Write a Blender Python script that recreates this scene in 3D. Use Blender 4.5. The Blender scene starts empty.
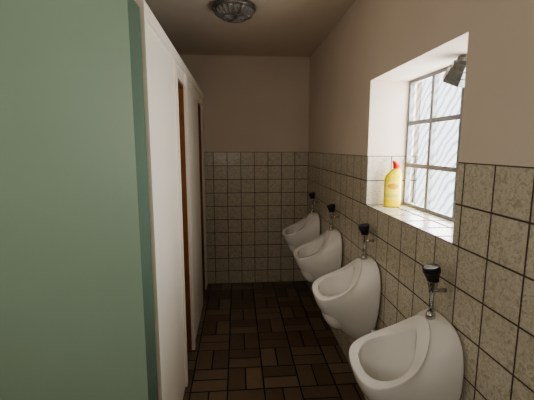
import bpy, bmesh, math
from mathutils import Vector, Matrix
S = bpy.context.scene
COL = S.collection

# ---------------------------------------------------------------- helpers
def link(o): COL.objects.link(o); return o
def mesh_obj(name, bm, mat=None, smooth=False, parent=None, loc=(0,0,0)):
    bmesh.ops.recalc_face_normals(bm, faces=bm.faces[:])
    me = bpy.data.meshes.new(name); bm.to_mesh(me); bm.free()
    if smooth:
        for p in me.polygons: p.use_smooth = True
    o = bpy.data.objects.new(name, me); o.location = loc
    if mat: me.materials.append(mat)
    link(o)
    if parent: o.parent = parent
    return o
def box(bm, x0,x1,y0,y1,z0,z1):
    vs=[bm.verts.new(p) for p in [(x0,y0,z0),(x1,y0,z0),(x1,y1,z0),(x0,y1,z0),(x0,y0,z1),(x1,y0,z1),(x1,y1,z1),(x0,y1,z1)]]
    for f in [(0,3,2,1),(4,5,6,7),(0,1,5,4),(1,2,6,5),(2,3,7,6),(3,0,4,7)]:
        bm.faces.new([vs[i] for i in f])
    return vs
def rings(bm, rs, cap0=True, cap1=True):
    vr=[[bm.verts.new(p) for p in r] for r in rs]
    n=len(vr[0])
    for a,b in zip(vr,vr[1:]):
        for i in range(n):
            bm.faces.new((a[i],a[(i+1)%n],b[(i+1)%n],b[i]))
    if cap0: bm.faces.new(vr[0][::-1])
    if cap1: bm.faces.new(vr[-1])
def lathe(bm, prof, n=24, M=None, cap0=True, cap1=True, rib=0):
    rs=[]
    for r,z in prof:
        ring=[Vector(((r+(rib if i%2 else 0))*math.cos(2*math.pi*i/n), (r+(rib if i%2 else 0))*math.sin(2*math.pi*i/n), z)) for i in range(n)]
        if M: ring=[M@v for v in ring]
        rs.append(ring)
    rings(bm, rs, cap0, cap1)
def tube(bm, pts, r, n=14):
    rs=[]; pts=[Vector(p) for p in pts]; up=Vector((0.01,1,0.02)).normalized()
    for i,p in enumerate(pts):
        d=(pts[min(i+1,len(pts)-1)]-pts[max(i-1,0)]).normalized()
        a=d.cross(up).normalized(); b=d.cross(a).normalized()
        rs.append([p+a*r*math.cos(2*math.pi*k/n)+b*r*math.sin(2*math.pi*k/n) for k in range(n)])
    rings(bm, rs)
def empty(name, loc, label=None, cat=None):
    o=bpy.data.objects.new(name,None); o.location=loc; o.empty_display_size=.1; link(o)
    if label: o["label"]=label; o["category"]=cat
    return o
def struct(o, label, cat):
    o["kind"]="structure"; o["label"]=label; o["category"]=cat; return o
def subsurf(o,l=2):
    m=o.modifiers.new("sub",'SUBSURF'); m.levels=l; m.render_levels=l

# ---------------------------------------------------------------- materials
class NT:
    def __init__(s,name):
        s.mat=bpy.data.materials.new(name); s.mat.use_nodes=True
        s.t=s.mat.node_tree; s.b=s.t.nodes["Principled BSDF"]
    def n(s,typ,**k):
        x=s.t.nodes.new(typ)
        for a,v in k.items(): setattr(x,a,v)
        return x
    def l(s,a,b): s.t.links.new(a,b)
    def m(s,op,a,b=None,c=None):
        x=s.n('ShaderNodeMath',operation=op)
        for i,v in enumerate((a,b,c)):
            if v is None: continue
            if isinstance(v,(int,float)): x.inputs[i].default_value=v
            else: s.l(v,x.inputs[i])
        return x.outputs[0]
    def mixc(s,f,a,b):
        x=s.n('ShaderNodeMix',data_type='RGBA')
        for sock,v in ((x.inputs[0],f),(x.inputs[6],a),(x.inputs[7],b)):
            if isinstance(v,(int,float)): sock.default_value=v
            elif isinstance(v,tuple): sock.default_value=(*v,1)
            else: s.l(v,sock)
        return x.outputs[2]
    def mixf(s,f,a,b):
        x=s.n('ShaderNodeMix',data_type='FLOAT')
        for sock,v in ((x.inputs[0],f),(x.inputs[2],a),(x.inputs[3],b)):
            if isinstance(v,(int,float)): sock.default_value=v
            else: s.l(v,sock)
        return x.outputs[0]
    def ramp(s,f,stops):
        x=s.n('ShaderNodeValToRGB'); s.l(f,x.inputs[0])
        e=x.color_ramp.elements
        while len(e)<len(stops): e.new(.5)
        for q,(p,c) in zip(e,stops): q.position=p; q.color=(*c,1)
        return x.outputs[0]
    def noise(s,vec,scale,detail=3,rough=.5,dist=0):
        x=s.n('ShaderNodeTexNoise'); s.l(vec,x.inputs['Vector'])
        x.inputs['Scale'].default_value=scale; x.inputs['Detail'].default_value=detail
        x.inputs['Roughness'].default_value=rough; x.inputs['Distortion'].default_value=dist
        return x.outputs[0]
    def bump(s,h,strength,dist=.002):
        x=s.n('ShaderNodeBump'); x.inputs['Strength'].default_value=strength; x.inputs['Distance'].default_value=dist
        s.l(h,x.inputs['Height']); s.l(x.outputs[0],s.b.inputs['Normal'])
    def set(s,**k):
        for a,v in k.items():
            a=a.replace('_',' ')
            i=s.b.inputs[a]
            if isinstance(v,tuple): i.default_value=(*v,1)
            elif isinstance(v,(int,float)): i.default_value=v
            else: s.l(v,i)

def simple(name,col,rough=.5,metal=0,nscale=20,var=.12,bmp=0,coord='Object',**k):
    t=NT(name); tc=t.n('ShaderNodeTexCoord').outputs[coord]
    f=t.noise(tc,nscale,4)
    c=t.mixc(f,tuple(x*(1-var) for x in col),tuple(min(1,x*(1+var)) for x in col))
    t.set(Base_Color=c,Roughness=rough,Metallic=metal)
    if bmp: t.bump(f,bmp)
    for a,v in k.items(): t.b.inputs[a.replace('_',' ')].default_value=v
    return t.mat

P=.152
def wall_mat(name, plaster=(.70,.60,.495)):
    t=NT(name)
    g=t.n('ShaderNodeNewGeometry'); pos=t.n('ShaderNodeSeparateXYZ'); t.l(g.outputs['Position'],pos.inputs[0])
    nor=t.n('ShaderNodeSeparateXYZ'); t.l(g.outputs['True Normal'],nor.inputs[0])
    x,y,z=pos.outputs; nx=t.m('GREATER_THAN',t.m('ABSOLUTE',nor.outputs[0]),.5); nz=t.m('GREATER_THAN',t.m('ABSOLUTE',nor.outputs[2]),.5)
    xs=t.m('DIVIDE',t.m('SUBTRACT',x,.8-20*P),P); ys=t.m('DIVIDE',t.m('SUBTRACT',y,.148-20*P),P); zs=t.m('DIVIDE',t.m('ADD',z,.0),P)
    u=t.mixf(nx,xs,ys); v=t.mixf(nz,zs,ys)
    fu=t.m('FRACT',u); fv=t.m('FRACT',v)
    du=t.m('MINIMUM',fu,t.m('SUBTRACT',1,fu)); dv=t.m('MINIMUM',fv,t.m('SUBTRACT',1,fv))
    d=t.m('MINIMUM',du,dv)
    d=t.m('MULTIPLY',d,t.mixf(nz,1.0,.45))
    gr=t.n('ShaderNodeMapRange'); gr.inputs[1].default_value=.012; gr.inputs[2].default_value=.029
    t.l(d,gr.inputs[0]); tilem=gr.outputs[0]
    idc=t.n('ShaderNodeCombineXYZ'); t.l(t.m('FLOOR',u),idc.inputs[0]); t.l(t.m('FLOOR',v),idc.inputs[1])
    wn=t.n('ShaderNodeTexWhiteNoise',noise_dimensions='3D'); t.l(idc.outputs[0],wn.inputs[0])
    off=t.n('ShaderNodeVectorMath',operation='MULTIPLY_ADD'); off.inputs[1].default_value=(3,3,3)
    t.l(wn.outputs[1],off.inputs[0]); t.l(g.outputs['Position'],off.inputs[2])
    n1=t.noise(off.outputs[0],46,5,.65,1.8); n2=t.noise(off.outputs[0],180,3,.6)
    c=t.ramp(n1,[(.37,(.42,.365,.27)),(.5,(.59,.535,.42)),(.63,(.68,.63,.51))])
    c=t.mixc(t.m('MULTIPLY',n2,.3),c,(.45,.40,.30))
    c=t.mixc(t.m('MULTIPLY',wn.outputs[0],.14),c,(.38,.31,.23))
    tc=t.mixc(tilem,(.085,.055,.036),c)
    pn=t.noise(g.outputs['Position'],3,4); pn2=t.noise(g.outputs['Position'],90,3)
    pc=t.mixc(pn,tuple(q*.93 for q in plaster),tuple(q*1.05 for q in plaster))
    tz=t.m('LESS_THAN',z,10*P+.001)
    t.set(Base_Color=t.mixc(tz,pc,tc), Roughness=t.mixf(tz,.85,t.mixf(tilem,.8,.24)))
    h=t.mixf(tz,t.m('MULTIPLY',pn2,.4),t.m('ADD',tilem,t.m('MULTIPLY',n1,.15)))
    t.bump(h,.5,.002)
    return t.mat
def floor_mat():
    t=NT("brown_floor_tiles"); g=t.n('ShaderNodeNewGeometry'); s=t.n('ShaderNodeSeparateXYZ'); t.l(g.outputs['Position'],s.inputs[0])
    c=.24
    u=t.m('DIVIDE',t.m('ADD',s.outputs[0],10*c+.08),c); v=t.m('DIVIDE',t.m('ADD',s.outputs[1],10*c),c)
    iu=t.m('FLOOR',u); iv=t.m('FLOOR',v); fu=t.m('FRACT',u); fv=t.m('FRACT',v)
    par=t.m('MODULO',t.m('ADD',iu,iv),2)
    a=t.mixf(par,fu,fv); b=t.m('MULTIPLY',t.mixf(par,fv,fu),2)
    fb=t.m('FRACT',b)
    da=t.m('MINIMUM',a,t.m('SUBTRACT',1,a)); db=t.m('MULTIPLY',t.m('MINIMUM',fb,t.m('SUBTRACT',1,fb)),.5)
    d=t.m('MINIMUM',da,db); mr=t.n('ShaderNodeMapRange'); mr.inputs[1].default_value=.016; mr.inputs[2].default_value=.030; t.l(d,mr.inputs[0])
    cx=t.n('ShaderNodeCombineXYZ'); t.l(iu,cx.inputs[0]); t.l(iv,cx.inputs[1]); t.l(t.m('FLOOR',b),cx.inputs[2])
    w=t.n('ShaderNodeTexWhiteNoise',noise_dimensions='3D'); t.l(cx.outputs[0],w.inputs[0])
    n=t.noise(g.outputs['Position'],25,4)
    tc=t.ramp(w.outputs[0],[(0,(.135,.092,.060)),(.5,(.175,.122,.080)),(1,(.225,.162,.108))])
    tc=t.mixc(t.m('MULTIPLY',n,.35),tc,(.09,.062,.04))
    t.set(Base_Color=t.mixc(mr.outputs[0],(.014,.011,.008),tc),Roughness=t.mixf(mr.outputs[0],.9,.22))
    t.bump(mr.outputs[0],.5,.002)
    return t.mat
M_wall=wall_mat("beige_tile_and_plaster")
M_floor=floor_mat()
M_ceil=simple("ceiling_plaster",(.68,.585,.48),.9,nscale=4,var=.05)
M_green=simple("green_painted_wall",(.39,.52,.39),.45,nscale=3,var=.05)
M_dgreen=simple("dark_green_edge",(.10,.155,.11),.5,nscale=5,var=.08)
M_cream=simple("cream_lacquer",(.89,.81,.70),.35,nscale=3,var=.03)
M_wood=simple("brown_wood",(.24,.11,.045),.5,nscale=12,var=.3)
M_cer=simple("white_ceramic",(.88,.85,.79),.10,nscale=3,var=.02,Coat_Weight=.5)
M_chrome=simple("chrome",(.60,.59,.57),.18,1,nscale=30,var=.1)
M_black=simple("black_plastic",(.02,.02,.022),.35,nscale=30)
M_whitepl=simple("white_plastic",(.85,.83,.79),.35,nscale=30,var=.04)
M_frame=simple("painted_window_steel",(.24,.245,.25),.5,nscale=20,var=.06)
M_yellow=simple("yellow_plastic",(.88,.70,.01),.3,nscale=5,var=.03)
M_red=simple("red_plastic",(.75,.03,.02),.3,nscale=20,var=.05)
M_grey=simple("grey_metal",(.20,.20,.19),.35,.7,nscale=50,var=.5)
M_lampm=simple("dull_lamp_metal",(.20,.185,.17),.4,.6,nscale=30)
def lampglass():
    t=NT("ribbed_lamp_glass"); tc=t.n('ShaderNodeTexCoord').outputs['Object']
    t.set(Base_Color=(.22,.205,.18),Roughness=.2)
    w=t.n('ShaderNodeTexWave',wave_type='RINGS'); t.l(tc,w.inputs[0]); w.inputs['Scale'].default_value=20; t.bump(w.outputs[1],.6,.004)
    return t.mat
M_lglass=lampglass()
def glass_mat():
    t=NT("patterned_window_glass"); g=t.n('ShaderNodeNewGeometry'); s=t.n('ShaderNodeSeparateXYZ'); t.l(g.outputs['Position'],s.inputs[0])
    k=t.m('ADD',t.m('MULTIPLY',s.outputs[1],-.80),t.m('MULTIPLY',s.outputs[2],-.8))
    n=t.noise(g.outputs['Position'],7,2)
    ph=t.m('ADD',t.m('MULTIPLY',k,120),t.m('MULTIPLY',n,12))
    w=t.m('ADD',t.m('MULTIPLY',t.m('SINE',ph),.5),.5)
    c=t.ramp(w,[(.0,(.46,.47,.48)),(.3,(.72,.74,.75)),(.6,(.90,.92,.93))])
    tr=t.n('ShaderNodeBsdfTransparent'); t.l(c,tr.inputs[0])
    gl=t.n('ShaderNodeBsdfGlossy'); gl.inputs['Roughness'].default_value=.2
    mx=t.n('ShaderNodeMixShader'); mx.inputs[0].default_value=.06
    t.l(tr.outputs[0],mx.inputs[1]); t.l(gl.outputs[0],mx.inputs[2])
    out=[q for q in t.t.nodes if q.type=='OUTPUT_MATERIAL'][0]; t.l(mx.outputs[0],out.inputs[0])
    return t.mat
M_glass=glass_mat()

# ---------------------------------------------------------------- room
H=2.54; XR=.80; YB=4.04; XL=-1.7; YF=-2.2
W0,W1,WZ0,WZ1=1.25,2.17,8*P,1.968
bm=bmesh.new()
box(bm,XR,XR+.32,YF,YB+.2,-.1,WZ0); box(bm,XR,XR+.32,YF,YB+.2,WZ1,H+.1)
box(bm,XR,XR+.32,YF,W0,WZ0,WZ1); box(bm,XR,XR+.32,W1,YB+.2,WZ0,WZ1)
struct(mesh_obj("wall_right",bm,M_wall),"plaster wall above mottled beige tiles with a deep window recess","wall")
bm=bmesh.new(); box(bm,XL,XR,YB,YB+.2,-.1,H+.1)
struct(mesh_obj("wall_back",bm,M_wall),"end wall with beige tiles below warm plaster","wall")
bm=bmesh.new(); box(bm,XL-.2,XL,YF,YB+.2,-.1,H+.1)
struct(mesh_obj("wall_left",bm,M_cream),"plain pale wall behind the toilet cubicles","wall")
bm=bmesh.new(); box(bm,XL-.2,XR+.32,YF-.2,YF,-.1,H+.1)
struct(mesh_obj("wall_front",bm,M_cream),"plain pale wall closing the room","wall")
bm=bmesh.new(); box(bm,XL-.2,XR,YF,YB,-.1,0)
struct(mesh_obj("floor",bm,M_floor),"dark brown glazed tile floor in basket weave","floor")
bm=bmesh.new(); box(bm,XL,XR,YF,YB,H,H+.1)
struct(mesh_obj("ceiling",bm,M_ceil),"plain off-white plaster ceiling","ceiling")
bm=bmesh.new(); box(bm,XL,-.364,1.338,1.498,0,2.10)
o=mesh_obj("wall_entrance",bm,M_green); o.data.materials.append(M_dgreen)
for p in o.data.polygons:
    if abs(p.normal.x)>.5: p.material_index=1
struct(o,"green painted partition wall at the end of the cubicles","wall")
xp=-.36; th=.07; HP=2.13
bm=bmesh.new()
for a,b in ((1.50,2.27),(2.66,3.50),(3.86,YB)): box(bm,xp-th,xp,a,b,0,HP)
for a,b in ((2.27,2.66),(3.50,3.86)): box(bm,xp-th,xp,a,b,2.0,HP)
struct(mesh_obj("wall_cubicle",bm,M_cream),"cream lacquered cubicle front with door openings","wall")
bm=bmesh.new()
box(bm,xp,xp+.012,1.50,YB,2.08,HP+.004); box(bm,xp,xp+.012,1.50,1.55,0,2.08); box(bm,xp,xp+.012,2.22,2.27,0,2.08); box(bm,xp,xp+.012,2.66,2.71,0,2.08)
struct(mesh_obj("trim_1",bm,M_cream),"cream wooden edge trim on the cubicle front","trim"); 
for i,(a,b) in enumerate(((2.27,2.66),(3.50,3.86))):
    bm=bmesh.new()
    box(bm,xp-th,xp-.012,a,a+.012,0,2.0); box(bm,xp-th,xp-.012,b-.012,b,0,2.0); box(bm,xp-th,xp-.012,a+.012,b-.012,1.985,2.0)
    struct(mesh_obj("trim_%d"%(i+2),bm,M_wood),"brown wooden door jamb lining","trim")
    bm=bmesh.new(); box(bm,xp-th,xp-th+.022,a+.013,b-.013,.02,1.983)
    struct(mesh_obj("door_%d"%(i+1),bm,M_wood),"brown wooden cubicle door","door")

# ---------------------------------------------------------------- window
win=struct(empty("window_1",(1.054,(W0+W1)/2,WZ0)),"multi-pane window with patterned privacy glass","window")
wo=Vector(win.location)
def loc_bm(bm): bmesh.ops.translate(bm,verts=bm.verts[:],vec=-wo)
bm=bmesh.new()
f=.020
box(bm,1.04,1.068,W1-f,W1,WZ0,WZ1); box(bm,1.04,1.068,W0,W0+f,WZ0,WZ1)
box(bm,1.04,1.068,W0+f,W1-f,WZ0,WZ0+f); box(bm,1.04,1.068,W0+f,W1-f,WZ1-f,WZ1)
for k in (1,2,3):
    y=W1-.268*k; box(bm,1.042,1.066,y-.013,y+.013,WZ0+f,WZ1-f)
for k in (1,2):
    z=WZ0+.25*k; box(bm,1.043,1.065,W0+f,W1-f,z-.012,z+.012)
loc_bm(bm); o=mesh_obj("window_frame",bm,M_frame,parent=win)
bm=bmesh.new(); bm.faces.new([bm.verts.new(p) for p in ((1.054,W0+.007,WZ0+.007),(1.054,W1-.007,WZ0+.007),(1.054,W1-.007,WZ1-.007),(1.054,W0+.007,WZ1-.007))]); loc_bm(bm)
mesh_obj("window_glass",bm,M_glass,parent=win)
bm=bmesh.new()
A=Vector((.985,1.535,1.950)); D=Vector((-.05,.50,-.86)).normalized()
Mx=Matrix.Translation(A)@D.to_track_quat('Z','Y').to_matrix().to_4x4()
lathe(bm,[(.014,-.010),(.028,-.006),(.040,.004),(.042,.020),(.051,.022),(.053,.044),(.062,.046),(.063,.070),(.069,.072),(.070,.098),(.070,.104),(.064,.104),(.054,.07),(.030,.012)],6,Mx)
loc_bm(bm); cowl=mesh_obj("ventilation_cowl",bm,M_grey,parent=win); cowl["label"]="stepped angular grey metal cowl tilted downwards"
bm=bmesh.new(); tube(bm,[(1.042,1.56,1.93),(1.01,1.545,1.947),(.985,1.54,1.95)],.006,10)
box(bm,1.034,1.042,1.52,1.60,1.88,1.95); loc_bm(bm)
mesh_obj("cowl_bracket",bm,M_grey,parent=win)

# ---------------------------------------------------------------- urinals
Z0=.37
wallo=[(0,0,.925),(0,.060,.923),(0,.097,.912),(0,.128,.89),(0,.152,.855),(0,.166,.79),(0,.165,.71),(0,.150,.62),(0,.124,.53),(0,.092,.45),(0,.050,.39),(0,0,.37)]
rimo=[(.075,0,.915),(.077,.030,.912),(.085,.057,.897),(.101,.088,.869),(.129,.122,.831),(.165,.149,.799),(.212,.166,.772),(.265,.169,.749),(.313,.155,.731),(.341,.117,.717),(.352,.060,.709),(.354,0,.706)]
rimi=[(.112,0,.872),(.114,.013,.868),(.122,.030,.852),(.137,.056,.827),(.159,.088,.800),(.186,.115,.781),(.218,.132,.765),(.254,.133,.749),(.286,.118,.736),(.308,.085,.725),(.318,.042,.718),(.320,0,.715)]
def full(h): return h+[(a,-b,c) for a,b,c in h[-2:0:-1]]
def V(p): return Vector((-p[0]-.0005,p[1],p[2]-Z0))
Wf=[V(p) for p in full(wallo)]; Rf=[V(p) for p in full(rimo)]; If=[V(p) for p in full(rimi)]
idx=list(range(12))+list(range(10,0,-1))
def lerp(a,b,t): return a+(b-a)*t
R=[]
for s in (0,.08,.25,.42,.6,.78,.90,.98,1):
    ring=[]
    for w,r,i in zip(Wf,Rf,idx):
        q=(i/11)**1.2
        sg=(1 if r.y>0 else -1 if r.y<0 else 0)*math.sin(math.pi*i/11)
        p1=w+Vector((-lerp(.03,.13,q),sg*.003,lerp(0,.015,q)))
        p2=r+Vector((lerp(0,.004,q),-sg*.002,-lerp(.001,.125,q)))
        ring.append(w*(1-s)**3+p1*3*s*(1-s)**2+p2*3*s*s*(1-s)+r*s**3)
    R.append(ring)
R.append([lerp(a,b,.03)+Vector((0,0,.004)) for a,b in zip(Rf,If)])
R.append([lerp(a,b,.10)+Vector((0,0,.006)) for a,b in zip(Rf,If)])
R.append([lerp(a,b,.93)+Vector((0,0,.005)) for a,b in zip(Rf,If)])
R.append([lerp(a,b,.99)+Vector((0,0,.003)) for a,b in zip(Rf,If)])
R.append([v+Vector((0,0,-.008)) for v in If])
dr=Vector((-.17,0,.490-Z0))
for a,b in ((.0,.14),(.03,.34),(.10,.60),(.28,.84),(.60,.97),(.92,1.0)):
    R.append([Vector((lerp(v.x,dr.x,a),lerp(v.y,0,a),lerp(v.z,dr.z,b))) for v in If])
bm=bmesh.new(); rings(bm,R)
UY=1.268; UP=.747
urn=empty("urinal",(XR,UY,Z0))
bowl=mesh_obj("bowl",bm,M_cer,True,urn); subsurf(bowl,2)
bm=bmesh.new(); lathe(bm,[(.022,0),(.022,.004),(.012,.006),(.012,.003)],18,Matrix.Translation((-.17,0,.491-Z0)))
mesh_obj("drain_grate",bm,M_chrome,True,urn)
bm=bmesh.new(); tube(bm,[(-.034,-.155,.42-Z0),(-.034,-.155,.47-Z0),(-.034,-.155,.54-Z0)],.019)
tube(bm,[(0,-.155,.45-Z0),(-.034,-.155,.45-Z0)],.012)
mesh_obj("drain_pipe",bm,M_whitepl,True,urn)
fx=-.055; dz=.014-Z0
bm=bmesh.new()
lathe(bm,[(.009,.945+dz),(.009,1.00+dz),(.013,1.005+dz),(.014,1.02+dz),(.018,1.035+dz),(.021,1.048+dz),(.021,1.056+dz),(.018,1.058+dz)],20,Matrix.Translation((fx,0,0)))
lathe(bm,[(.008,0),(.008,-fx)],16,Matrix.Translation((0,0,1.012+dz))@Matrix.Rotation(-math.pi/2,4,'Y'))
valve=mesh_obj("flush_valve",bm,M_chrome,True,urn); valve["label"]="chrome flush valve"
bm=bmesh.new()
Mt=Matrix.Translation((fx,0,1.056+dz))@Matrix.Rotation(math.radians(-12),4,'Y')
lathe(bm,[(.018,-.010),(.021,-.004),(.024,.012),(.030,.030),(.033,.036),(.032,.050),(.028,.055),(.012,.056)],24,Mt)
mesh_obj("push_button",bm,M_black,False,valve)["label"]="black push cap"
bm=bmesh.new()
tube(bm,[(fx,0,.975+dz),(fx,0,.94+dz),(fx,0,.92+dz),(fx,0,.885+dz)],.009)
mesh_obj("flush_pipe",bm,M_chrome,True,valve)
bm=bmesh.new(); lathe(bm,[(.018,.898+dz),(.018,.916+dz),(.012,.930+dz)],18,Matrix.Translation((fx,0,0)))
mesh_obj("pipe_collar",bm,M_chrome,True,valve)

labels=["white ceramic urinal beneath the near end of the windowsill",
        "white ceramic wall-hung urinal below the far window edge",
        "white ceramic wall-hung urinal between two others on tiles",
        "white ceramic wall-hung urinal beside the end wall"]
def dup(o,parent=None):
    c=o.copy(); COL.objects.link(c)
    if parent: c.parent=parent
    for ch in [q for q in bpy.data.objects if q.parent==o and q is not c]: dup(ch,c)
    return c
urs=[urn]
for k in (1,2,3):
    c=dup(urn); c.location=(XR,UY+UP*k,Z0); urs.append(c)
for u,lb in zip(urs,labels): u["label"]=lb; u["category"]="urinal"; u["group"]="wall-hung urinals along the tiled wall"

# ---------------------------------------------------------------- bottle
bt=empty("cleaner_bottle",(.93,2.085,WZ0),"yellow plastic toilet cleaner bottle with red cap on windowsill","bottle")
bt.rotation_euler=(0,0,math.radians(-12))
def ell(z,a,b,ox=0,n=28): return [Vector((ox+a*math.cos(2*math.pi*i/n),b*math.sin(2*math.pi*i/n),z)) for i in range(n)]
bm=bmesh.new()
rings(bm,[ell(0.001,.043,.026),ell(.004,.048,.029),ell(.02,.050,.031),ell(.08,.050,.031),ell(.13,.050,.031),ell(.170,.050,.030,.0),ell(.190,.046,.028,.003),ell(.208,.037,.024,.009),ell(.224,.026,.020,.015),ell(.232,.018,.018,.018),ell(.242,.017,.017,.019)])
mesh_obj("bottle_body",bm,M_yellow,True,bt)
bm=bmesh.new()
rings(bm,[ell(.233,.021,.020,.019),ell(.236,.023,.021,.019),ell(.254,.022,.020,.018),ell(.258,.019,.016,.015),ell(.267,.016,.013,.009),ell(.275,.012,.011,.003),ell(.278,.007,.007,.001)])
mesh_obj("cap",bm,M_red,True,bt)["label"]="red angled nozzle cap"
def labmat():
    t=NT("bottle_label_print"); tc=t.n('ShaderNodeTexCoord').outputs['Object']; s=t.n('ShaderNodeSeparateXYZ'); t.l(tc,s.inputs[0])
    dx=t.m('DIVIDE',s.outputs[0],.034); dz=t.m('DIVIDE',t.m('SUBTRACT',s.outputs[2],.128),.017)
    r=t.m('ADD',t.m('MULTIPLY',dx,dx),t.m('MULTIPLY',dz,dz)); e=t.m('LESS_THAN',r,1)
    c=t.mixc(e,(.90,.74,.08),(.66,.34,.03))
    band=t.m('LESS_THAN',t.m('ABSOLUTE',t.m('SUBTRACT',s.outputs[2],.072)),.012)
    c=t.mixc(t.m('MULTIPLY',band,.6),c,(.50,.50,.12))
    t.set(Base_Color=c,Roughness=.35); return t.mat
bm=bmesh.new(); n=16
rows=[]
for z,a,b in ((.045,.0505,.0315),(.08,.0505,.0315),(.13,.0505,.0315),(.155,.0505,.0313)):
    rows.append([bm.verts.new((a*math.cos(t_),b*math.sin(t_),z)) for t_ in [math.radians(205+130*i/n) for i in range(n+1)]])
for a,b in zip(rows,rows[1:]):
    for i in range(n): bm.faces.new((a[i],a[i+1],b[i+1],b[i]))
mesh_obj("bottle_label",bm,labmat(),True,bt)["label"]="yellow printed label with orange oval"

# ---------------------------------------------------------------- ceiling lamp
cl=empty("ceiling_lamp",(-.01,2.66,H),"round ceiling lamp with ribbed glass shade, switched off","lamp")
bm=bmesh.new(); lathe(bm,[(.135,0),(.150,-.008),(.150,-.030),(.138,-.036),(.10,-.036)],40)
mesh_obj("lamp_base",bm,M_lampm,True,cl)
bm=bmesh.new(); n=72; rs=[]
for r,z in ((.136,-.03),(.130,-.046),(.112,-.060),(.085,-.071),(.05,-.078),(.018,-.080)):
    rs.append([Vector(((r+(.005 if i%3==0 else 0))*math.cos(2*math.pi*i/n),(r+(.005 if i%3==0 else 0))*math.sin(2*math.pi*i/n),z-(.005 if i%3==0 else 0))) for i in range(n)])
rings(bm,rs,False,True); mesh_obj("lamp_shade",bm,M_lglass,False,cl)
bm=bmesh.new()
for k in range(2):
    a=math.pi*k/2+.4
    tube(bm,[(r*math.cos(a),r*math.sin(a),z) for r,z in ((-.142,-.03),(-.136,-.053),(-.116,-.069),(-.085,-.081),(-.03,-.09),(.03,-.09),(.085,-.081),(.116,-.069),(.136,-.053),(.142,-.03))],.003,8)
tube(bm,[(.085*math.cos(2*math.pi*i/40),.085*math.sin(2*math.pi*i/40),-.083) for i in range(41)],.003,6)
mesh_obj("wire_guard",bm,M_lampm,True,cl)

# ---------------------------------------------------------------- lights
def area(name,loc,rot,sx,sy,p,col):
    l=bpy.data.lights.new(name,'AREA'); l.shape='RECTANGLE'; l.size=sx; l.size_y=sy; l.energy=p; l.color=col
    o=bpy.data.objects.new(name,l); o.location=loc; o.rotation_euler=rot; link(o); return o
pw=area("window_portal",(1.10,(W0+W1)/2,(WZ0+WZ1)/2),(0,math.radians(90),0),WZ1-WZ0,W1-W0,1,(1,1,1))
pw.data.cycles.is_portal=True
area("window_daylight",(1.09,(W0+W1)/2,(WZ0+WZ1)/2),(0,math.radians(90),0),WZ1-WZ0-.01,W1-W0-.01,26,(1,.985,.965))
area("rear_fill",(-.50,-.45,1.75),(math.radians(86),0,math.radians(-12)),.6,.7,9.5,(1,.98,.94))  # added fill lamp, floating behind the camera to brighten green wall and near tiles
w=bpy.data.worlds.new("world"); S.world=w; w.use_nodes=True
w.node_tree.nodes["Background"].inputs[0].default_value=(.94,.97,1,1); w.node_tree.nodes["Background"].inputs[1].default_value=3.0
try: S.view_settings.look='AgX - Medium High Contrast'
except Exception: pass

cam=bpy.data.cameras.new("camera"); co=bpy.data.objects.new("camera",cam); link(co)
cam.sensor_width=36; cam.lens=36*360/534; cam.clip_start=.02
co.location=(0,0,1.575); co.rotation_euler=(math.radians(90-8.37),0,math.radians(-4.71))
S.camera=co
